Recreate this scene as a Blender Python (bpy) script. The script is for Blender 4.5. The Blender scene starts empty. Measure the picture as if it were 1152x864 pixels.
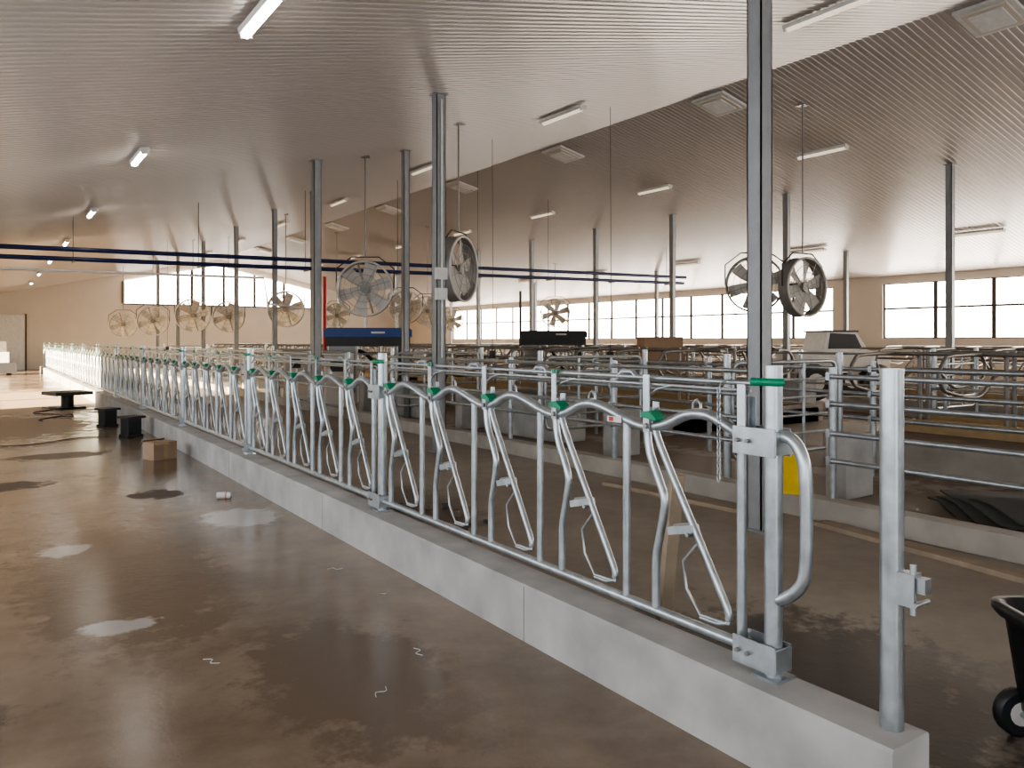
import bpy, math, random
from mathutils import Vector, Matrix
random.seed(4)
scn = bpy.context.scene
pi = math.pi
try:
    scn.view_settings.look = 'AgX - Medium High Contrast'
except Exception as e:
    print(e)

# ---------------- materials ----------------
def newmat(name):
    m = bpy.data.materials.new(name); m.use_nodes = True
    nt = m.node_tree; b = nt.nodes['Principled BSDF']
    return m, nt, b
def simple(name, col, rough=.5, metal=0., noise=0.12, scale=8., bump=0., emit=None, es=0., rvar=0.1):
    m, nt, b = newmat(name)
    N = nt.nodes; L = nt.links
    tc = N.new('ShaderNodeTexCoord')
    nz = N.new('ShaderNodeTexNoise'); nz.inputs['Scale'].default_value = scale; nz.inputs['Detail'].default_value = 5
    L.new(tc.outputs['Object'], nz.inputs['Vector'])
    mx = N.new('ShaderNodeMix'); mx.data_type = 'RGBA'
    mx.inputs[6].default_value = (*[max(0, c*(1-noise*2)) for c in col], 1)
    mx.inputs[7].default_value = (*[min(1, c*(1+noise*2)) for c in col], 1)
    L.new(nz.outputs['Fac'], mx.inputs[0]); L.new(mx.outputs[2], b.inputs['Base Color'])
    mr = N.new('ShaderNodeMapRange'); mr.inputs[3].default_value = max(.03, rough-rvar); mr.inputs[4].default_value = min(1, rough+rvar)
    L.new(nz.outputs['Fac'], mr.inputs[0]); L.new(mr.outputs[0], b.inputs['Roughness'])
    b.inputs['Metallic'].default_value = metal
    if bump:
        bp = N.new('ShaderNodeBump'); bp.inputs['Strength'].default_value = bump; bp.inputs['Distance'].default_value = .01
        L.new(nz.outputs['Fac'], bp.inputs['Height']); L.new(bp.outputs[0], b.inputs['Normal'])
    if emit:
        b.inputs['Emission Color'].default_value = (*emit, 1); b.inputs['Emission Strength'].default_value = es
    return m

GALV = simple('galvanised_steel', (.44, .475, .50), .33, .8, .2, 14, .1)
GALVD = simple('galvanised_dark', (.27, .255, .24), .45, .7, .15, 10, .05)
COL = simple('column_steel', (.32, .33, .34), .5, .4, .12, 5)
GREEN = simple('green_plastic', (.0, .22, .11), .4)
CEIL = simple('ceiling_sheet', (.47, .42, .385), .30, .15, .02, .3, 0, rvar=.02)
WALL = simple('wall_panel', (.60, .535, .46), .6, 0, .04, 1.5)
CURB = simple('curb_concrete', (.40, .39, .375), .75, 0, .25, 3.0, .35)
CURB2 = simple('rear_concrete', (.36, .33, .29), .8, 0, .18, 3, .2)
FRAME = simple('window_frame', (.06, .045, .035), .5)
WHITE = simple('white_paint', (.68, .66, .63), .45)
WHITEF = simple('fan_white', (.60, .57, .53), .45)
FANG = simple('fan_grey', (.30, .28, .26), .45, .3)
BLACK = simple('black_plastic', (.018, .02, .022), .42)
DARK = simple('dark_metal', (.05, .05, .055), .5, .3)
JOINT = simple('joint_line', (.06, .06, .055), .8)
BLUE = simple('blue_pipe', (.012, .02, .085), .35)
BLUE2 = simple('blue_canopy', (.02, .06, .25), .4)
WOOD = simple('wood_plank', (.33, .26, .19), .7, 0, .2, 6)
CARD = simple('cardboard', (.36, .25, .17), .85)
YEL = simple('yellow_plastic', (.75, .52, .03), .45)
ORG = simple('tan_board', (.42, .30, .16), .6)
RUB = simple('rubber_mat', (.09, .085, .08), .8)
SAND = simple('bed_sand', (.22, .175, .135), .9, 0, .25, 4, .3)
RED = simple('red_plastic', (.5, .03, .03), .5)
PANE = simple('window_daylight', (.8, .8, .8), .4, emit=(1.0, .915, .81), es=17.0)
PANEL_L = simple('window_daylight_side', (.8, .8, .8), .4, emit=(.88, .94, 1.0), es=4.4)
TUBE = simple('lamp_tube', (.9, .9, .9), .4, emit=(1, .97, .9), es=30.0)
TUBEOFF = simple('lamp_diffuser', (.8, .74, .65), .4, emit=(1, .85, .65), es=.8)

def floor_mat(name, base, dark, r0, r1, spots, wet, scale=.55):
    m, nt, b = newmat(name); N = nt.nodes; L = nt.links
    tc = N.new('ShaderNodeTexCoord')
    def noise(s, d=6, r=.6):
        n = N.new('ShaderNodeTexNoise'); n.inputs['Scale'].default_value = s; n.inputs['Detail'].default_value = d
        n.inputs['Roughness'].default_value = r; L.new(tc.outputs['Object'], n.inputs['Vector']); return n
    n1 = noise(scale); n2 = noise(4, 8, .7); n3 = noise(40, 4)
    mx = N.new('ShaderNodeMix'); mx.data_type = 'RGBA'
    mx.inputs[6].default_value = (*dark, 1); mx.inputs[7].default_value = (*base, 1)
    cr = N.new('ShaderNodeMapRange'); cr.inputs[1].default_value = .38; cr.inputs[2].default_value = .62
    L.new(n1.outputs['Fac'], cr.inputs[0]); L.new(cr.outputs[0], mx.inputs[0])
    mx2 = N.new('ShaderNodeMix'); mx2.data_type = 'RGBA'; mx2.blend_type = 'OVERLAY'; mx2.inputs[0].default_value = .4
    L.new(mx.outputs[2], mx2.inputs[6])
    bw = N.new('ShaderNodeRGBToBW'); L.new(n2.outputs['Color'], bw.inputs[0]); L.new(bw.outputs[0], mx2.inputs[7])
    rr = N.new('ShaderNodeMapRange'); rr.inputs[1].default_value = .35; rr.inputs[2].default_value = .65
    rr.inputs[3].default_value = r0; rr.inputs[4].default_value = r1
    L.new(n1.outputs['Fac'], rr.inputs[0])
    col = mx2.outputs[2]; rough = rr.outputs[0]
    sx = N.new('ShaderNodeSeparateXYZ'); L.new(tc.outputs['Object'], sx.inputs[0])
    def mask(cx, cy, rx, ry, soft=.25):
        def mth(op, a, bb):
            q = N.new('ShaderNodeMath'); q.operation = op
            for i, v in enumerate((a, bb)):
                if isinstance(v, (int, float)): q.inputs[i].default_value = v
                else: L.new(v, q.inputs[i])
            return q.outputs[0]
        dx = mth('DIVIDE', mth('SUBTRACT', sx.outputs[0], cx), rx)
        dy = mth('DIVIDE', mth('SUBTRACT', sx.outputs[1], cy), ry)
        d = mth('SQRT', mth('ADD', mth('MULTIPLY', dx, dx), mth('MULTIPLY', dy, dy)), 0)
        d = mth('ADD', d, mth('MULTIPLY', mth('SUBTRACT', n2.outputs['Fac'], .5), 2.2))
        q = N.new('ShaderNodeMapRange'); q.inputs[1].default_value = 1-soft; q.inputs[2].default_value = 1
        q.inputs[3].default_value = 1; q.inputs[4].default_value = 0
        L.new(d, q.inputs[0]); return q.outputs[0]
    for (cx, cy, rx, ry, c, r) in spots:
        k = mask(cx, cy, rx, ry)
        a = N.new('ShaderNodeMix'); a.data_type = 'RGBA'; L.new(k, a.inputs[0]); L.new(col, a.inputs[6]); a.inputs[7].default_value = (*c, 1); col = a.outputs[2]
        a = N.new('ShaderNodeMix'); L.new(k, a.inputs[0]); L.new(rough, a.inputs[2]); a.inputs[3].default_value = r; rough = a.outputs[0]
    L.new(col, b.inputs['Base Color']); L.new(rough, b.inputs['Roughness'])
    bp = N.new('ShaderNodeBump'); bp.inputs['Strength'].default_value = .22; bp.inputs['Distance'].default_value = .012
    ad = N.new('ShaderNodeMath'); ad.operation = 'MULTIPLY_ADD'; L.new(n3.outputs['Fac'], ad.inputs[0]); ad.inputs[1].default_value = .25; L.new(n2.outputs['Fac'], ad.inputs[2])
    L.new(ad.outputs[0], bp.inputs['Height']); L.new(bp.outputs[0], b.inputs['Normal'])
    if wet: b.inputs['Specular IOR Level'].default_value = .75
    return m
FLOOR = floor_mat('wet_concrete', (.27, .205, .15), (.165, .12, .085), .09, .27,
    [(1.7, 10.4, .7, 1.8, (.14, .095, .06), .10), (.8, 6.0, .7, 1.8, (.15, .11, .078), .10), (1.5, 3.6, .5, .9, (.15, .11, .08), .10),
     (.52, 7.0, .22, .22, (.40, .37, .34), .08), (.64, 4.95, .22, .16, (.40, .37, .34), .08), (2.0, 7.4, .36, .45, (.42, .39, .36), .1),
     (.1, 10.4, .6, .35, (.06, .042, .03), .5), (1.55, 9.0, .3, .3, (.06, .042, .03), .5), (-.3, 4.0, .5, .3, (.11, .08, .06), .3),
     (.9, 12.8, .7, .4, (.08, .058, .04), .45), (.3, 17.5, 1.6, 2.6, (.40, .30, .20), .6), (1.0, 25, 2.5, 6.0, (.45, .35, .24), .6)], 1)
FLOOR2 = floor_mat('alley_concrete', (.36, .315, .265), (.26, .22, .18), .5, .8,
    [(3.3, 2.3, 1.0, 1.1, (.05, .036, .027), .3), (3.6, 7.0, .5, 1.2, (.12, .095, .07), .4), (4.6, 14, 1, 3, (.15, .12, .09), .4),
     (7.7, 5.0, 1.0, 9.0, (.17, .13, .095), .6), (9.8, 14, 1.2, 14, (.16, .12, .09), .6), (15.5, 14, 1.2, 18, (.16, .12, .09), .6)], 0)

# ---------------- mesh builder ----------------
class MB:
    def __init__(s): s.v = []; s.f = []; s.m = []; s.sm = []; s.mats = []
    def mi(s, mat):
        if mat not in s.mats: s.mats.append(mat)
        return s.mats.index(mat)
    def add(s, vs, fs, mat, smooth=False):
        o = len(s.v); k = s.mi(mat); s.v += [tuple(x) for x in vs]
        for f in fs: s.f.append([o+i for i in f]); s.m.append(k); s.sm.append(smooth)
    def box(s, c, d, mat, rot=None):
        c = Vector(c); x, y, z = d[0]/2, d[1]/2, d[2]/2
        vs = [Vector((i*x, j*y, k*z)) for i in (-1, 1) for j in (-1, 1) for k in (-1, 1)]
        if rot: vs = [rot @ p for p in vs]
        s.add([p+c for p in vs], [(0, 1, 3, 2), (4, 6, 7, 5), (0, 4, 5, 1), (2, 3, 7, 6), (0, 2, 6, 4), (1, 5, 7, 3)], mat)
    def bb(s, a, b, mat):
        s.box([(a[i]+b[i])/2 for i in range(3)], [abs(b[i]-a[i]) for i in range(3)], mat)
    def tube(s, pts, r, mat, n=8, closed=False, cap=True):
        P = [Vector(p) for p in pts]; m = len(P); T = []
        for i in range(m):
            if closed: t = P[(i+1) % m]-P[i-1]
            else: t = P[min(i+1, m-1)]-P[max(i-1, 0)]
            T.append(t.normalized())
        up = Vector((0, 0, 1)) if abs(T[0].z) < .9 else Vector((1, 0, 0))
        u = T[0].cross(up).normalized(); vs = []
        for i in range(m):
            u = (u-T[i]*u.dot(T[i])).normalized(); w = T[i].cross(u)
            rr = r[i] if isinstance(r, (list, tuple)) else r
            for k in range(n):
                a = 2*pi*k/n; vs.append(P[i]+(u*math.cos(a)+w*math.sin(a))*rr)
        fs = []
        for i in range(m if closed else m-1):
            j = (i+1) % m
            for k in range(n): fs.append((i*n+k, i*n+(k+1) % n, j*n+(k+1) % n, j*n+k))
        s.add(vs, fs, mat, True)
        if cap and not closed:
            s.add(vs[:n], [tuple(range(n))[::-1]], mat); s.add(vs[-n:], [tuple(range(n))], mat)
    def smooth(s, pts, r, mat, n=8, sub=4, closed=False):
        P = [Vector(p) for p in pts]; out = []; m = len(P)
        for i in range(m if closed else m-1):
            if closed: a, b, c, d = P[i-1], P[i], P[(i+1) % m], P[(i+2) % m]
            else: a, b, c, d = P[max(i-1, 0)], P[i], P[i+1], P[min(i+2, m-1)]
            for k in range(sub):
                t = k/sub
                out.append(.5*((2*b)+(c-a)*t+(2*a-5*b+4*c-d)*t*t+(3*b-a-3*c+d)*t**3))
        if not closed: out.append(P[-1])
        s.tube(out, r, mat, n, closed)
    def prism(s, poly, axis, a, b, mat):
        n = len(poly)
        def mk(p, t):
            return (t, p[0], p[1]) if axis == 'x' else ((p[0], t, p[1]) if axis == 'y' else (p[0], p[1], t))
        vs = [mk(p, a) for p in poly]+[mk(p, b) for p in poly]
        fs = [tuple(range(n))[::-1], tuple(range(n, 2*n))]+[(i, (i+1) % n, n+(i+1) % n, n+i) for i in range(n)]
        s.add(vs, fs, mat)
    def mesh(s, name, bevel=0):
        me = bpy.data.meshes.new(name); me.from_pydata(s.v, [], s.f); me.update()
        for m in s.mats: me.materials.append(m)
        for i, p in enumerate(me.polygons): p.material_index = s.m[i]; p.use_smooth = s.sm[i]
        import bmesh
        bm = bmesh.new(); bm.from_mesh(me); bmesh.ops.recalc_face_normals(bm, faces=bm.faces); bm.to_mesh(me); bm.free()
        return me
    def obj(s, name, loc=(0, 0, 0), rz=0, bevel=0):
        o = place(s.mesh(name), name, loc, rz)
        if bevel:
            md = o.modifiers.new('bevel', 'BEVEL'); md.width = bevel; md.segments = 2; md.limit_method = 'ANGLE'
        return o
def place(me, name, loc=(0, 0, 0), rz=0):
    o = bpy.data.objects.new(name, me); scn.collection.objects.link(o)
    o.location = loc; o.rotation_euler = (0, 0, rz); return o

EYE = 1.65
XR, HR, S = 12.5, 5.2, .22
XW = 26.0; XL = -3.0; YE = 51.7; YB = -7.0
def ceilz(x): return EYE+HR-S*abs(x-XR)

# ---------------- shell ----------------
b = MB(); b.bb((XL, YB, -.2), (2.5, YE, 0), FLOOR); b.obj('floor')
b = MB(); b.bb((2.5, YB, -.2), (XW, YE, 0), FLOOR2); b.obj('floor_cow_alley')

def ceiling(name, x0, x1):
    b = MB(); per = .125; y = YB; prof = []
    while y < YE:
        prof += [(y, 0), (y+.085, 0), (y+.093, -.011), (y+.117, -.011)]; y += per
    vs = []; n = len(prof)
    for x in (x0, x1):
        for (yy, d) in prof: vs.append((x, yy, ceilz(x)+d))
    b.add(vs, [(i, i+1, n+i+1, n+i) for i in range(n-1)], CEIL)
    b.add([(x0, YB, ceilz(x0)+.1), (x1, YB, ceilz(x1)+.1), (x1, YE+.3, ceilz(x1)+.1), (x0, YE+.3, ceilz(x0)+.1)], [(0, 1, 2, 3)], CEIL)
    b.obj(name)
ceiling('ceiling', XL-.2, XR); ceiling('ceiling_right', XR, XW+.3)

# right wall
b = MB()
zt = ceilz(XW)
b.bb((XW, YB, 0), (XW+.25, YE, 1.72), WALL); b.bb((XW, YB, 3.62), (XW+.25, YE, zt+.05), WALL)
for (a, c) in ((15.0, 16.9), (45.0, YE), (YB, -6.5)): b.bb((XW, a, 1.72), (XW+.25, c, 3.62), WALL)
b.bb((XW+.2, YB, 1.7), (XW+.25, YE, 3.7), WALL)
b.obj('wall_right')
def side_window(name, y0, y1, x, xin, z0, z1, pane, step, midrail=None):
    b = MB(); b.bb((x, y0, z0), (x+.03, y1, z1), pane)
    s = xin; n = max(1, round((y1-y0)/step))
    for i in range(n+1):
        y = y0+(y1-y0)*i/n; b.bb((x-.05+s, y-.06, z0), (x+.02+s, y+.06, z1), FRAME)
    for z in ([z0, z1]+([midrail] if midrail else [])): b.bb((x-.045+s, y0, z-.035), (x+.02+s, y1, z+.035), FRAME)
    b.obj(name)
side_window('window_1', -6.5, 15.0, XW+.1, 0, 1.72, 3.62, PANE, 1.75, 2.75)
side_window('window_2', 16.9, 45.0, XW+.1, 0, 1.72, 3.62, PANE, 1.75, 2.75)

# left wall
zl = ceilz(XL)
b = MB(); b.bb((XL-.25, YB, 0), (XL, YE, .9), WALL); b.bb((XL-.25, YB, 3.0), (XL, YE, zl+.1), WALL)
for (a, c) in ((YB, -6), (15, 21), (47, YE)): b.bb((XL-.25, a, .9), (XL, c, 3.0), WALL)
for y in range(24, 47, 4): b.bb((XL-.2, y-.06, .9), (XL-.05, y+.06, 3.0), COL)
b.obj('wall_left')
side_window('window_3', -6, 15, XL-.15, .06, .9, 3.0, PANEL_L, 2.1)

# end walls
def gable(name, y0, y1):
    b = MB(); b.prism([(XL-.2, 0), (XW+.2, 0), (XW+.2, ceilz(XW+.2)+.05), (XR, ceilz(XR)+.05), (XL-.2, ceilz(XL-.2)+.05)], 'y', y0, y1, WALL); b.obj(name)
gable('wall_end', YE, YE+.25); gable('wall_back', YB-.25, YB)
b = MB(); zb = EYE+2.25
edges = [7.0, 8.95, 10.9, 12.85, 14.8, 16.75, 18.7]
def wt(x): return ceilz(x)-.42
for i in range(6):
    x0, x1 = edges[i]+.08, edges[i+1]-.08
    poly = [(x0, zb), (x1, zb), (x1, wt(x1)), (x0, wt(x0))]
    if x0 < XR < x1: poly = [(x0, zb), (x1, zb), (x1, wt(x1)), (XR, wt(XR)), (x0, wt(x0))]
    b.prism(poly, 'y', YE-.05, YE-.02, PANE)
for x in edges: b.bb((x-.08, YE-.08, zb), (x+.08, YE-.01, wt(x)), FRAME)
b.bb((7, YE-.08, zb-.08), (18.7, YE-.01, zb), FRAME)
b.obj('window_4')
b = MB()
b.bb((-1.6, YE-.07, 0), (2.0, YE-.02, 3.1), WHITE)
for i in range(6): b.bb((-1.55, YE-.09, .05+i*.51), (1.95, YE-.06, .5+i*.51), WHITE)
for x in (-1.66, 2.0): b.bb((x, YE-.1, 0), (x+.08, YE-.02, 3.15), FRAME)
b.obj('door_1')
b = MB()
b.bb((-1.8, YB+.02, .3), (2.0, YB+.04, 3.2), PANEL_L)
for x in (-1.8, .1, 2.0): b.bb((x-.05, YB+.01, 0), (x+.05, YB+.1, 3.25), FRAME)
for z in (.3, 1.7, 3.2): b.bb((-1.8, YB+.01, z-.04), (2.0, YB+.09, z+.04), FRAME)
b.obj('door_2')
for i, (xa, xb) in enumerate(((5, 11), (14, 20))):
    b = MB(); b.bb((xa, YB+.02, 1.2), (xb, YB+.04, 3.6), PANEL_L)
    for k in range(5):
        x = xa+(xb-xa)*k/4; b.bb((x-.05, YB+.01, 1.2), (x+.05, YB+.1, 3.6), FRAME)
    for z in (1.2, 3.6): b.bb((xa, YB+.01, z-.04), (xb, YB+.09, z+.04), FRAME)
    b.obj('window_%d' % (5+i))

# ---------------- feed curb ----------------
b = MB()
b.prism([(2.45, 0), (2.68, 0), (2.68, .30), (2.67, .31), (2.46, .31), (2.45, .30)], 'y', 1.38, 46.5, CURB)
for yy in (3.46, 6.5, 9.6, 12.7, 15.8): b.bb((2.4492, yy, .0), (2.6808, yy+.004, .30), JOINT)
b.obj('feed_curb')

# ---------------- headlock panel (local y from post centre) ----------------
def headlock():
    b = MB(); L = 3.65; PR = .020
    b.tube([(0, 0, .31), (0, 0, 1.55)], .036, GALV, 14)
    b.bb((-.06, -.06, .31), (.06, .06, .322), GALV)
    for z0, z1 in ((1.19, 1.30), (.335, .445)):
        b.bb((-.052, -.045, z0), (-.044, .16, z1), GALV); b.bb((.044, -.045, z0), (.052, .16, z1), GALV)
        b.bb((-.052, .045, z0+.02), (.052, .053, z1-.02), GALV)
        b.bb((-.05, -.05, z0+.01), (.05, -.038, z1-.01), GALV)
        for yy in (.08, .13):
            b.tube([(-.07, yy, (z0+z1)/2), (.07, yy, (z0+z1)/2)], .009, GALVD, 6)
    b.bb((-.036, .11, 1.28), (-.030, .15, 1.47), GALV); b.bb((.030, .11, 1.28), (.036, .15, 1.42), GALV)
    b.tube([(0, .06, .39), (0, L-.05, .39)], .023, GALV, 10)
    b.tube([(0, .155, .39), (0, .155, 1.42)], .021, GALV, 10)
    pts = [(0, .05, 1.245), (0, .14, 1.25), (0, .22, 1.285), (0, .33, 1.325), (0, .45, 1.32), (0, .57, 1.27)]
    for k in range(5):
        p = .68+.71*k
        if k: pts += [(0, p-.54, 1.265), (0, p-.42, 1.30), (0, p-.30, 1.325), (0, p-.20, 1.315), (0, p-.10, 1.275)]
        pts += [(0, p-.01, 1.245), (0, p+.07, 1.245)]
    pts += [(0, L-.03, 1.25)]
    b.smooth(pts, .025, GALV, 10, 3)
    b.tube([(0, .02, 1.475), (0, L-.04, 1.475)], .011, GALV, 8)
    b.tube([(-.012, .10, 1.445), (-.012, L-.3, 1.445)], .007, GALV, 6)
    b.tube([(-.01, -.055, 1.485), (-.04, -.03, 1.485), (-.042, .07, 1.485)], .016, GREEN, 10)
    for k in range(5):
        p = .68+.71*k
        if k < 4: b.tube([(0, p+.17, .39), (0, p+.17, 1.27)], PR, GALV, 10)
        b.smooth([(0, p+.03, 1.25), (0, p+.01, 1.12), (0, p-.07, .96), (0, p-.085, .88), (0, p-.05, .72), (0, p-.03, .62), (0, p-.03, .39)], PR, GALV, 10, 3)
        b.smooth([(0, p+.02, 1.33), (0, p-.03, 1.22), (0, p-.10, 1.09), (0, p-.40, .60), (0, p-.455, .50), (0, p-.455, .47)], .017, GALV, 8, 3)
        b.tube([(0, p-.455, .455), (0, p-.39, .435), (0, p-.30, .435)], .008, GALV, 6)
        b.tube([(0, p-.30, .77), (0, p-.20, .66), (0, p-.22, .54), (0, p-.30, .445), (0, p-.43, .45)], .007, GALV, 6)
        rot = Matrix.Rotation(math.radians(-14), 3, 'X')
        b.box((0, p-.20, .80), (.05, .15, .034), GALV, rot)
        b.box((0, p-.20, .822), (.03, .10, .014), GALVD, rot)
        b.tube([(-.033, p-.25, .79), (.033, p-.25, .79)], .010, GALV, 6)
        b.bb((-.034, p-.018, 1.22), (-.028, p+.022, 1.49), GALV); b.bb((.028, p-.018, 1.22), (.034, p+.022, 1.36), GALV)
        b.prism([(p-.065, 1.278), (p+.03, 1.29), (p+.03, 1.315), (p-.02, 1.322), (p-.065, 1.292)], 'x', -.040, .03, GREEN)
        b.bb((-.040, p-.012, 1.47), (-.01, p+.012, 1.495), GREEN) if k % 2 else None
        b.tube([(-.045, p, 1.25), (.045, p, 1.25)], .013, GALVD, 8)
        b.tube([(-.012, p+.02, 1.38), (-.012, p-.05, 1.425), (-.012, p-.14, 1.445)], .007, GALV, 6)
        q = p-.28
        b.tube([(0, q-.025, 1.34), (0, q-.02, 1.375), (0, q, 1.39), (0, q+.02, 1.375), (0, q+.025, 1.34)], .006, GALV, 6)
        b.tube([(0, p+.10, 1.475), (0, p+.13, 1.50), (0, p+.2, 1.50), (0, p+.23, 1.47)], .013, GALV, 6)
    return b.mesh('headlock_panel')
hm = headlock()
Y0 = 1.953; LP = 3.65
for i in range(12): place(hm, 'headlock_panel', (2.6, Y0+LP*i, 0))
b = MB(); b.tube([(0, 0, .31), (0, 0, 1.55)], .036, GALV, 14); b.bb((-.06, -.06, .31), (.06, .06, .322), GALV)
b.obj('headlock_end_post', (2.6, Y0+LP*12+.03, 0))

b = MB()
b.smooth([(2.6, 1.94, 1.275), (2.6, 1.87, 1.265), (2.6, 1.825, 1.21), (2.6, 1.805, 1.1), (2.6, 1.805, .80), (2.6, 1.83, .70), (2.6, 1.90, .635), (2.6, 1.94, .62)], .025, GALV, 12, 4)
b.obj('bent_pipe_brace')
b = MB()
for i in range(15):
    z = 1.44-.026*i; r = .013
    pts = []
    for k in range(8):
        a = 2*pi*k/8; d = math.cos(a)*.008; e = math.sin(a)*.017
        pts.append((2.53+(d if i % 2 else 0), 2.17+(0 if i % 2 else d), z+e))
    b.tube(pts, .0032, GALV, 5, closed=True)
b.tube([(2.53, 2.17, 1.455), (2.55, 2.17, 1.475), (2.6, 2.17, 1.487)], .004, GALV, 5)
b.obj('hanging_chain')
b = MB(); x, y = 2.6, 1.467
b.tube([(x, y, .31), (x, y, 1.55)], .039, GALV, 20)
b.tube([(x, y, 1.545), (x, y, 1.552)], .041, GALV, 20)
b.bb((x-.02, y-.085, .75), (x+.035, y-.035, .76), GALV); b.bb((x-.02, y-.085, .85), (x+.035, y-.035, .86), GALV)
b.bb((x-.025, y-.09, .75), (x-.018, y-.03, .86), GALV)
b.bb((x-.01, y-.12, .80), (x+.03, y-.05, .85), GALV)
b.tube([(x, y-.075, .72), (x, y-.075, .89)], .011, GALV, 8)
b.tube([(x-.04, y-.10, .765), (x+.05, y-.10, .765)], .008, GALV, 6)
b.obj('gate_post')
b = MB(); b.box((2.570, 2.86, 1.262), (.004, .10, .028), WHITE); b.box((2.567, 2.88, 1.262), (.003, .03, .02), RED); b.obj('product_label')

# ---------------- columns ----------------
def column(x, y, w=.15, z0=0, boxes=False):
    b = MB(); h = ceilz(x)-.02; t = .012
    b.bb((-w/2, -w/2, z0), (w/2, -w/2+t, h), COL); b.bb((-w/2, w/2-t, z0), (w/2, w/2, h), COL)
    b.bb((-w/2, -w/2, z0), (-w/2+t, w/2, h), COL); b.bb((w/2-t, -w/2, z0), (w/2, w/2, h), COL)
    b.bb((-w*.8, -w*.8, z0), (w*.8, w*.8, z0+.015), COL)
    b.bb((-w*.7, -w*.7, h-.02), (w*.7, w*.7, h), COL)
    if boxes:
        for z in (2.25, 2.55): b.bb((-.11, -w/2-.08, z), (.06, -w/2, z+.17), WHITE)
        b.tube([(0, -w/2-.02, 1.4), (0, -w/2-.02, h-.1)], .012, WHITE, 6)
    b.obj('steel_column', (x, y, 0))
for y in (4.35, 10.1, 15.2): column(5.6, y, boxes=(y == 10.1))
for y in (15.0, 20.6, 24, 28.4, 33.4, 38.4, 43.4): column(7.5, y, .13)
for y in (-1, 4.2, 8.8, 13.1, 17.3, 21, 24.9, 28.9, 33, 37, 41, 45): column(18.0, y, .14)
for y in (6, 14.5, 23, 31.5, 40): column(23.0, y, .12)

# ---------------- curbs / beds / fences ----------------
b = MB(); b.bb((6.3, YB+.3, 0), (6.5, 44, .2), CURB2); b.obj('alley_curb', bevel=.01)
def fence(name, x, y0, y1, zs, step=2.4, r=.024, z0=0, top=1.4):
    b = MB()
    for z in zs: b.tube([(x, y0, z), (x, y1, z)], r, GALV, 8)
    n = max(1, round((y1-y0)/step))
    for i in range(n+1):
        y = y0+(y1-y0)*i/n
        b.tube([(x+.05, y, z0), (x+.05, y, top)], .036, GALV, 10)
        for z in zs: b.bb((x-.03, y-.02, z-.035), (x+.06, y+.02, z+.035), GALV)
    b.obj(name)
fence('pipe_fence', 6.4, -5, 4.2, (.55, .8, 1.07, 1.32), 2.3, z0=.2)
fence('pipe_fence', 6.4, 4.9, 14.0, (.62, .86, 1.1, 1.34), 2.2, z0=.2)
fence('pipe_fence', 6.4, 15.6, 44, (.62, .86, 1.1, 1.34), 2.4, z0=.2)
fence('pipe_fence', 8.9, -5, 13.0, (.7, 1.0, 1.3), 2.6)
fence('pipe_fence', 8.9, 21, 44, (.7, 1.0, 1.3), 2.6)
fence('pipe_fence', 14.6, -5, 44, (.75, 1.05, 1.38), 3.0, top=1.45)
fence('pipe_fence', 22.2, -5, 44, (.75, 1.05, 1.38), 3.0, top=1.45)

def gate(x0, y0, x1, y1, h=1.05, z0=.35):
    b = MB(); d = Vector((x1-x0, y1-y0, 0)); L = d.length; rr = .09
    def P(s, z): return (s, 0, z)
    pts = [P(rr, z0), P(L-rr, z0), P(L-.02, z0+.03), P(L, z0+rr), P(L, z0+h-rr), P(L-.02, z0+h-.03), P(L-rr, z0+h), P(rr, z0+h), P(.02, z0+h-.03), P(0, z0+h-rr), P(0, z0+rr), P(.02, z0+.03)]
    b.tube(pts, .024, GALV, 8, closed=True)
    for k in range(1, 5): b.tube([P(0, z0+h*k/5), P(L, z0+h*k/5)], .017, GALV, 8)
    for s in (L*.33, L*.67): b.tube([P(s, z0), P(s, z0+h)], .02, GALV, 8)
    for s in (-.09, L+.09):
        b.tube([(s, 0, 0), (s, 0, 1.5)], .04, GALV, 10)
        for z in (z0+.15, z0+h-.15): b.tube([(s, 0, z), (0 if s < 0 else L, 0, z)], .014, GALV, 6)
    b.obj('tube_gate', (x0, y0, 0), math.atan2(d.y, d.x))
for yy in (5.6, 9.0, 13.9, 21.5, 29, 37): gate(6.75, yy, 8.65, yy)
for yy in (7.6, 18, 30): gate(15.0, yy, 16.5, yy)

for y in (4.75, 8.3, 12.5, 17, 22, 27):
    b = MB(); b.bb((-.25, -.12, 0), (.25, .12, .66), CURB); b.obj('concrete_stub_wall', (7.6, y, 0), bevel=.01)
for (x, y) in ((7.9, 10.9), (7.9, 15.6), (15.8, 12), (15.8, 24)):
    b = MB(); b.prism([(-.28, 0), (.28, 0), (.32, .7), (.28, .74), (-.28, .74), (-.32, .7)], 'y', -1.1, 1.1, CURB)
    b.bb((-.24, -1.02, .70), (.24, 1.02, .742), BLACK); b.obj('water_trough', (x, y, 0), bevel=.015)

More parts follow.
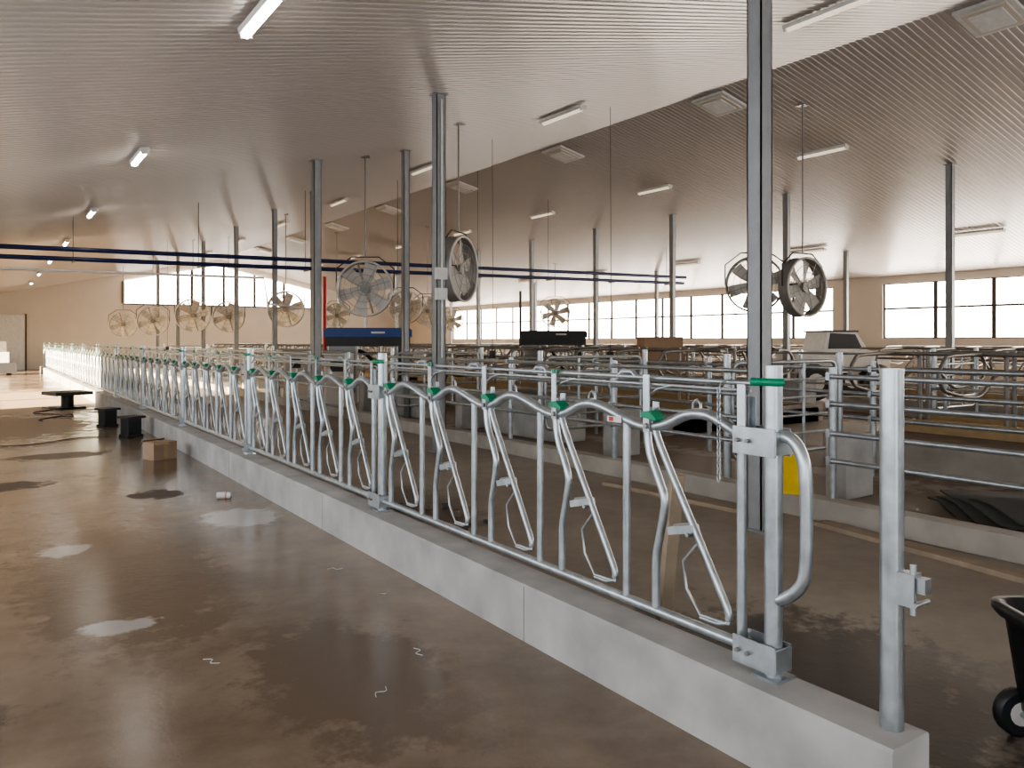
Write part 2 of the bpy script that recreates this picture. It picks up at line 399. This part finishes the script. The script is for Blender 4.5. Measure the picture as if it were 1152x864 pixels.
def divider(sx):
    b = MB()
    pts = [(0, 0, .35), (0, 0, 1.1), (.06*sx, 0, 1.17), (.2*sx, 0, 1.2), (1.5*sx, 0, 1.2), (1.75*sx, 0, 1.12), (1.85*sx, 0, .95), (1.78*sx, 0, .8), (1.6*sx, 0, .72), (1.0*sx, 0, .64), (.7*sx, 0, .68), (.35*sx, 0, .9), (.04*sx, 0, .95)]
    b.smooth(pts, .026, GALVD, 8, 3)
    b.tube([(0, 0, .05), (0, 0, 1.25)], .033, GALVD, 8)
    return b.mesh('stall_divider')
DV = {1: divider(1), -1: divider(-1)}
def bed(xc, y0, y1, single=0, h=.35):
    b = MB(); a = 2.25
    xa = xc-(a if single != 1 else .15); xb = xc+(a if single != -1 else .15)
    b.bb((xa, y0, 0), (xa+.15, y1, h), CURB2); b.bb((xb-.15, y0, 0), (xb, y1, h), CURB2)
    b.bb((xa+.15, y0, 0), (xb-.15, y1, h-.06), SAND)
    b.bb((xa+.15, y0, 0), (xb-.15, y0+.12, h), CURB2)
    b.obj('stall_bed')
    rails = MB()
    for s in (1, -1):
        if single == -s: continue
        x = xc+.12*s
        for z in (1.0+.2,): rails.tube([(x, y0, z), (x, y1, z)], .026, GALVD, 8)
        rails.tube([(xc+.85*s, y0, 1.2+.26), (xc+.85*s, y1, 1.46)], .026, GALVD, 8)
        rails.bb((xc+.55*s-.03, y0+.12, h-.06), (xc+.55*s+.03, y1, h+.13), ORG)
    rails.obj('neck_rail')
    y = y0+.5
    while y < y1:
        for s in (1, -1):
            if single == -s: continue
            o = place(DV[s], 'stall_divider', (xc+.12*s, y, .25 if h > .3 else 0))
        y += 1.22
bed(12.0, -4, 6.5); bed(12.0, 9.5, 22.0); bed(12.0, 25.5, 44)
bed(18.9, -4, 11.0); bed(18.9, 15.0, 27); bed(18.9, 30, 44)
bed(25.5, -4, 14, single=-1); bed(25.5, 17, 44, single=-1)

# ---------------- fans ----------------
def fan(x, y, z, r=.58, rz=0., dark=False, up=None):
    b = MB(); n = 32
    cir = lambda rr, yy, m=n: [(rr*math.cos(2*pi*k/m), yy, rr*math.sin(2*pi*k/m)) for k in range(m)]
    rm = DARK if dark else FANG
    b.tube(cir(r, -.12), .024, WHITEF if not dark else FANG, 6, closed=True); b.tube(cir(r, .12), .02, rm, 6, closed=True)
    vs = cir(r, -.12)+cir(r, .12)
    b.add(vs, [(i, (i+1) % n, n+(i+1) % n, n+i) for i in range(n)], rm, True)
    for rr in (.25, .5, .75): b.tube(cir(r*rr, -.13), .006, FANG, 5, closed=True)
    for k in range(4):
        a = pi*k/4+.3; b.tube([(r*math.cos(a), -.13, r*math.sin(a)), (-r*math.cos(a), -.13, -r*math.sin(a))], .006, FANG, 5)
    for k in range(2):
        a = pi*k/2+.3; b.tube([(r*math.cos(a), .12, r*math.sin(a)), (-r*math.cos(a), .12, -r*math.sin(a))], .018, FANG, 6)
    for k in range(6):
        a = 2*pi*k/6+.2; R = Matrix.Rotation(-a, 3, 'Y')
        q = [(.07, .04, -.08), (.07, -.04, .06), (r*.55, -.045, .15), (r*.93, -.03, .18), (r*.93, .03, -.09), (r*.55, .045, -.09)]
        v = [R @ Vector(p) for p in q]; v2 = [p+Vector((0, .008, 0)) for p in v]
        m = 6
        b.add(v+v2, [tuple(range(m)), tuple(range(m, 2*m))[::-1]]+[(i, (i+1) % m, m+(i+1) % m, m+i) for i in range(m)], WHITEF)
    b.tube([(0, -.08, 0), (0, .06, 0)], .095, FANG, 14); b.tube([(0, .06, 0), (0, .32, 0)], .09, DARK, 12)
    b.tube([(-r-.03, 0, 0), (-r-.03, 0, r*.75), (-r*.5, 0, r+.1), (r*.5, 0, r+.1), (r+.03, 0, r*.75), (r+.03, 0, 0)], .015, DARK, 6)
    H = (ceilz(x)-z)
    b.tube([(0, 0, r+.1), (0, 0, H)], .016, GALVD, 8)
    b.bb((-.1, -.1, H-.02), (.1, .1, H), GALVD)
    b.obj('circulation_fan', (x, y, z), rz)
fan(6.75, 15.4, 2.75, .58, -.55)
fan(7.35, 12.5, 2.98, .6, .6)
fan(8.6, 26.3, 2.72, .60, -.5); fan(8.4, 33, 2.62, .62, -.4); fan(6.8, 32, 2.62, .64, -.3); fan(6.2, 37, 2.5, .64, -.3); fan(5.9, 43.5, 2.45, .64, -.3)
fan(15.0, 28, 2.85, .6, -.5); fan(14.0, 11.0, 2.88, .60, -.95, True); fan(14.0, 9.8, 2.75, .60, -.05)
fan(20.8, 27, 2.85, .62, -.6); fan(21, 38, 2.7, .56, -.5); fan(20.2, 35, 2.7, .56, -.5); fan(13.5, 34, 2.8, .56, -.5); fan(12, 24, 2.8, .56, -.6)

# ---------------- lamps ----------------
def lamp(x, y, mat, L=1.3, w=.16, d=.05):
    s = S if x < XR else -S
    b = MB(); ang = math.atan(s); R = Matrix.Rotation(-ang, 3, 'Y')
    b.box((0, 0, 0), (w, L, .05), WHITE, R)
    b.tube([(0, -L/2+.04, -.045), (0, L/2-.04, -.045)], .035, mat, 10)
    for yy in (-L/2+.02, L/2-.02): b.box((0, yy, -.035), (w*.8, .03, .07), WHITE, R)
    for yy in (-L*.3, L*.3): b.tube([(0, yy, .02), (0, yy, d)], .006, GALVD, 5)
    b.obj('ceiling_lamp', (x, y, ceilz(x)-d-.015))
for i in range(-1, 7): lamp(1.98, 6.7+6.25*i, TUBE, L=1.0, w=.13)
for i in range(-1, 7): lamp(9.46, 6.25+5.8*i, TUBEOFF)
for i in range(-2, 7): lamp(16.0, 10.7+5.4*i, TUBEOFF)
for i in range(-2, 6): lamp(22.4, 10.2+5.3*i, TUBEOFF)
for i in range(-1, 7):
    b = MB(); y = 11.1+5.4*i; x = 12.98; z = ceilz(x)-.03
    b.prism([(-.42, -.42), (.42, -.42), (.42, .42), (-.42, .42)], 'z', -.05, 0, WHITE)
    b.prism([(-.33, -.33), (.33, -.33), (.33, .33), (-.33, .33)], 'z', -.08, -.05, WALL)
    b.prism([(-.25, -.25), (.25, -.25), (.25, .25), (-.25, .25)], 'z', -.10, -.08, WHITE)
    o = b.obj('ridge_vent_hatch', (x, y, z)); o.rotation_euler = (0, math.atan(S), 0)

# ---------------- overhead pipes ----------------
b = MB()
def pz(x): return EYE+2.03+x*.014
for (dy, dz, r, m) in ((0, 0, .055, BLUE), (.1, -.21, .055, BLUE)):
    b.tube([(-2.9, 20+dy, pz(-2.9)+dz), (21.5, 20+dy, pz(21.5)+dz)], r, m, 10)
b.tube([(-2.9, 20.1, pz(0)-.50), (6, 20.1, pz(6)-.50), (6.1, 20.1, 2.6), (6.9, 19.9, 2.5)], .03, WHITE, 8)
for i in range(9):
    x = -1+2.7*i; b.tube([(x, 20.1, pz(x)-.2), (x, 20.1, ceilz(x)-.02)], .008, DARK, 5); b.bb((x-.02, 19.9, pz(x)-.30), (x+.02, 20.2, pz(x)-.26), GALVD)
b.obj('overhead_pipe_line')
for (x, y) in ((10.5, 11.8), (9.4, 14.5), (5.5, 30)):
    b = MB(); b.tube([(x, y, 1.4), (x+.02, y, 2.5), (x, y, ceilz(x)-.03)], .006, DARK, 5); b.bb((x-.05, y-.04, 1.25), (x+.05, y+.04, 1.42), DARK); b.obj('drop_cable')

# ---------------- milking robots ----------------
def robot(x, y, rz=0, can=BLUE2, post=RED):
    b = MB()
    b.bb((-1.0, -.35, 0), (-.25, .35, 1.75), WHITE); b.bb((-.98, -.37, .3), (-.3, -.35, 1.5), COL)
    b.bb((.8, -.35, 0), (1.05, .35, 1.8), DARK)
    b.prism([(-1.1, 1.74), (1.15, 1.74), (1.15, 1.93), (1.05, 1.98), (-1.0, 1.98), (-1.1, 1.93)], 'y', -.42, -.36, can)
    b.bb((-1.05, -.36, 1.5), (1.1, .5, 1.95), BLACK)
    b.bb((.1, -.425, 1.83), (.45, -.42, 1.88), WHITE)
    for z in (.5, .9, 1.3): b.tube([(-.25, -.3, z), (.8, -.3, z)], .025, GALV, 8)
    for xx in (-.2, .3, .75): b.tube([(xx, .45, 0), (xx, .45, 1.75)], .03, GALV, 8)
    b.smooth([(-.3, 0, 1.4), (0, 0, 1.25), (.3, -.05, .8), (.45, -.05, .5)], .05, BLACK, 8)
    b.tube([(-1.08, -.3, 0), (-1.08, -.3, 3.3)], .045, post, 8)
    b.obj('milking_robot', (x, y, 0), rz, bevel=.01)
robot(8.4, 19.0, -.45); robot(15.9, 20.8, -.6, BLACK, DARK)
for (x, y) in ((7.2, 21.0), (7.2, 18.0)):
    b = MB(); b.bb((-.35, -.3, 0), (.35, .3, 1.35), WHITE); b.bb((-.3, -.31, .15), (.3, -.3, 1.2), WALL); b.bb((-.2, -.32, .9), (.1, -.31, 1.15), DARK); b.bb((-.38, -.33, 1.35), (.38, .33, 1.4), GALVD)
    b.obj('control_cabinet', (x, y, 0), -.4, bevel=.01)
b = MB(); b.bb((-.7, -.5, 0), (.7, .5, .14), WOOD)
b.bb((-.65, -.45, .14), (.65, .45, 1.3), CARD); b.bb((-.5, -.4, 1.3), (.6, .4, 1.75), CARD); b.bb((-.66, -.46, .7), (.66, .46, .75), WOOD)
b.obj('pallet_of_cartons', (15.75, 15.7, 0), -.5)

def wheel(b, c, r, w, ax='y'):
    c = Vector(c); d = Vector((0, w/2, 0)) if ax == 'y' else Vector((w/2, 0, 0))
    b.tube([c-d, c-d*.7, c+d*.7, c+d], [r*.86, r, r, r*.86], BLACK, 18); b.tube([c-d*1.04, c+d*1.04], r*.5, WHITE, 14)
b = MB()
b.prism([(-1.4, .75), (1.3, .75), (1.4, 1.2), (.7, 1.38), (.35, 1.9), (-.5, 1.92), (-.6, 1.38), (-1.4, 1.33)], 'y', -.6, .6, WHITE)
b.prism([(.53, 1.42), (.32, 1.82), (-.40, 1.85), (-.46, 1.42)], 'y', -.61, .61, DARK)
b.bb((-.55, -.64, 1.88), (.4, .64, 1.93), DARK); b.bb((-1.42, -.5, .8), (-1.38, .5, 1.05), DARK)
for xx in (-.9, .9):
    for yy in (-.66, .66): wheel(b, (xx, yy, .5), .5, .26)
b.obj('utility_vehicle', (19.9, 12.95, 0), -.5)
b = MB()
b.bb((-.5, -.8, .3), (.5, .8, 1.1), WHITE); b.prism([(-.7, 1.1), (.7, 1.1), (.5, 1.6), (-.5, 1.6)], 'x', -.4, .4, GALVD)
for xx in (-.5, .5):
    for yy in (-.5, .5): wheel(b, (xx, yy, .3), .3, .2, 'x')
b.bb((-.8, -1.0, .1), (.8, -.8, .6), DARK)
b.obj('feed_pusher_machine', (.55, 44.5, 0))

# ---------------- alley clutter ----------------
b = MB(); b.bb((-.17, -.14, 0), (.17, .14, .24), CARD); b.box((-.10, -.2, .24), (.2, .13, .006), CARD, Matrix.Rotation(.3, 3, 'X')); b.box((0, .2, .23), (.32, .13, .006), CARD, Matrix.Rotation(-.5, 3, 'X')); b.bb((-.03, -.142, .02), (.03, .142, .243), ORG)
b.obj('cardboard_box', (2.05, 11.7, 0), .35)
b = MB(); b.bb((-.42, -.42, .34), (.42, .42, .42), DARK); b.tube([(0, 0, .0), (0, 0, .34)], .14, BLACK, 14); b.bb((-.3, -.3, 0), (.3, .3, .05), BLACK); b.obj('spool_stand', (1.7, 21.5, 0), .3)
for (x, y) in ((1.98, 16.6), (2.1, 14.6)):
    b = MB(); b.bb((-.12, -.12, 0), (.12, .12, .32), BLACK); b.bb((-.17, -.17, .32), (.17, .17, .36), DARK)
    for s in (-1, 1): b.bb((-.15, s*.12-.01, .0), (.15, s*.12+.01, .05), DARK)
    b.obj('black_stool', (x, y, 0), .4, bevel=.01)
b = MB(); b.tube([(-.07, 0, .035), (.07, 0, .035)], .034, WHITE, 14); b.tube([(.02, 0, .035), (.03, 0, .035)], .0345, RED, 14); b.tube([(.07, 0, .035), (.08, 0, .035)], .02, GALV, 10); b.obj('spray_can', (2.08, 8.35, 0), -.5)
b = MB(); pts = [(1.2+math.sin(i*.9)*.25, 22-i*.28, .012) for i in range(14)]; b.smooth(pts, .012, BLACK, 6); b.obj('floor_hose')
b = MB(); pts = [(-1.0+.35*i, 14.6+math.sin(i*1.1)*.3, .01) for i in range(9)]; b.smooth(pts, .008, BLACK, 6); b.obj('floor_hose')
for (x, y, a) in ((2.1, 4.6, .3), (1.9, 3.6, 1.4), (1.0, 4.1, 2.0), (1.5, 3.3, .6), (2.15, 5.3, 2.6)):
    b = MB(); b.smooth([(0, 0, .004), (.04, .025, .004), (.07, -.01, .004), (.11, .015, .004)], .002, WHITE, 5); b.obj('string_scrap', (x, y, 0), a)

b = MB(); d = Vector((5.85-6.22, 1.9-4.2, 0)); b.box((0, 0, .02), (d.length, .16, .04), WOOD); b.obj('wood_plank', (6.0, 3.0, 0), math.atan2(d.y, d.x), bevel=.003)
b = MB(); b.box((0, 0, .02), (2.2, .12, .04), WOOD); b.obj('wood_plank', (5.95, 5.6, 0), 1.62, bevel=.003)
b = MB(); b.box((0, 0, .45), (.09, .035, .92), WOOD, Matrix.Rotation(.12, 3, 'X')); b.obj('wood_stake', (3.15, 3.05, 0))
b = MB()
for i in range(26):
    s = random.uniform(.02, .07); b.box((random.uniform(-.5, .5), random.uniform(-.9, .9), s*.35), (s, s*1.4, s*.7), RUB if i % 2 else SAND, Matrix.Rotation(random.random()*3, 3, 'Z'))
b.obj('rubble_debris', (3.3, 6.2, 0))
b = MB()
for i in range(4):
    n = 8; vs = []
    for k in range(n+1):
        x = -.9+1.8*k/n; z = .03+.05*i+.06*math.sin(k*1.1+i); z = max(z, .01+.03*i)
        vs += [(x, -.55+.05*i, z), (x, .55-.04*i, z+.02*math.sin(k))]
    b.add(vs, [(2*k, 2*k+1, 2*k+3, 2*k+2) for k in range(n)], RUB, True)
o = b.obj('rubber_mat_pile', (7.7, 3.0, 0), .9); md = o.modifiers.new('s', 'SOLIDIFY'); md.thickness = .02
b = MB(); b.smooth([(0, -.12, .2), (0, -.12, .4), (0, 0, .46), (0, .12, .4), (0, .12, .2)], .012, DARK, 6); b.obj('lifting_hook', (6.4, 2.3, 0), .9)

b = MB(); b.prism([(-.13, 0), (.13, 0), (.13, .30), (.06, .38), (-.13, .38)], 'y', -.1, .1, YEL); b.tube([(.08, 0, .33), (.12, 0, .40)], .03, BLACK, 10); b.smooth([(-.1, 0, .37), (-.08, 0, .43), (.02, 0, .43), (.04, 0, .37)], .015, YEL, 6)
b.obj('yellow_jerrycan', (6.4, 4.55, .2), .5, bevel=.01)
b = MB()
def ring(w, l, z, off=0):
    r = .08; out = []
    for (cx, cy, a0) in ((w-r, l-r, 0), (-w+r, l-r, 90), (-w+r, -l+r, 180), (w-r, -l+r, 270)):
        for k in range(4):
            a = math.radians(a0+30*k); out.append((cx+r*math.cos(a), cy+r*math.sin(a), z))
    return out
levels = [(.27, .25, .12), (.31, .29, .49), (.33, .31, .495), (.345, .325, .52), (.345, .325, .55), (.31, .29, .55), (.25, .23, .16)]
vs = []; n = 16
for w, l, z in levels: vs += ring(w, l, z)
fs = [(j*n+i, j*n+(i+1) % n, (j+1)*n+(i+1) % n, (j+1)*n+i) for j in range(len(levels)-1) for i in range(n)]
fs += [tuple(range(n))[::-1], tuple(range((len(levels)-1)*n, len(levels)*n))]
b.add(vs, fs, BLACK, True)
for xx in (-.26, .26):
    for yy in (-.22, .22): wheel(b, (xx, yy, .10), .10, .05, 'y')
b.tube([(-.26, -.22, .1), (-.26, .22, .1)], .012, GALV, 8); b.tube([(.26, -.22, .1), (.26, .22, .1)], .012, GALV, 8)
b.smooth([(-.25, -.3, .5), (-.25, -.42, .55), (.25, -.42, .55), (.25, -.3, .5)], .014, BLACK, 8)
b.obj('wheeled_tote_bin', (3.66, 1.14, 0), -.6)
b = MB(); b.bb((2.95, .3, 0), (3.1, 1.38, .05), CURB); b.obj('concrete_edge_strip')

# ---------------- lights ----------------
sun = bpy.data.lights.new('sun', 'SUN'); sun.energy = 60; sun.angle = .02; sun.color = (1, .80, .55)
so = bpy.data.objects.new('sun', sun); scn.collection.objects.link(so)
dirv = Vector((1, .35, -.27)); so.rotation_euler = dirv.to_track_quat('-Z', 'Y').to_euler()
w = bpy.data.worlds.new('world'); scn.world = w; w.use_nodes = True
nt = w.node_tree; bg = nt.nodes['Background']
sky = nt.nodes.new('ShaderNodeTexSky'); sky.sky_type = 'NISHITA'; sky.sun_disc = False; sky.sun_elevation = math.radians(16); sky.sun_rotation = math.radians(-100)
nt.links.new(sky.outputs[0], bg.inputs[0]); bg.inputs[1].default_value = .5

# ---------------- camera ----------------
cam = bpy.data.cameras.new('camera'); co = bpy.data.objects.new('camera', cam); scn.collection.objects.link(co)
cam.sensor_width = 36; cam.lens = 870/1152*36; cam.shift_y = -49/1152; cam.clip_start = .05; cam.clip_end = 300
co.location = (0, 0, EYE); co.rotation_euler = (pi/2, 0, -math.atan(596/870))
scn.camera = co
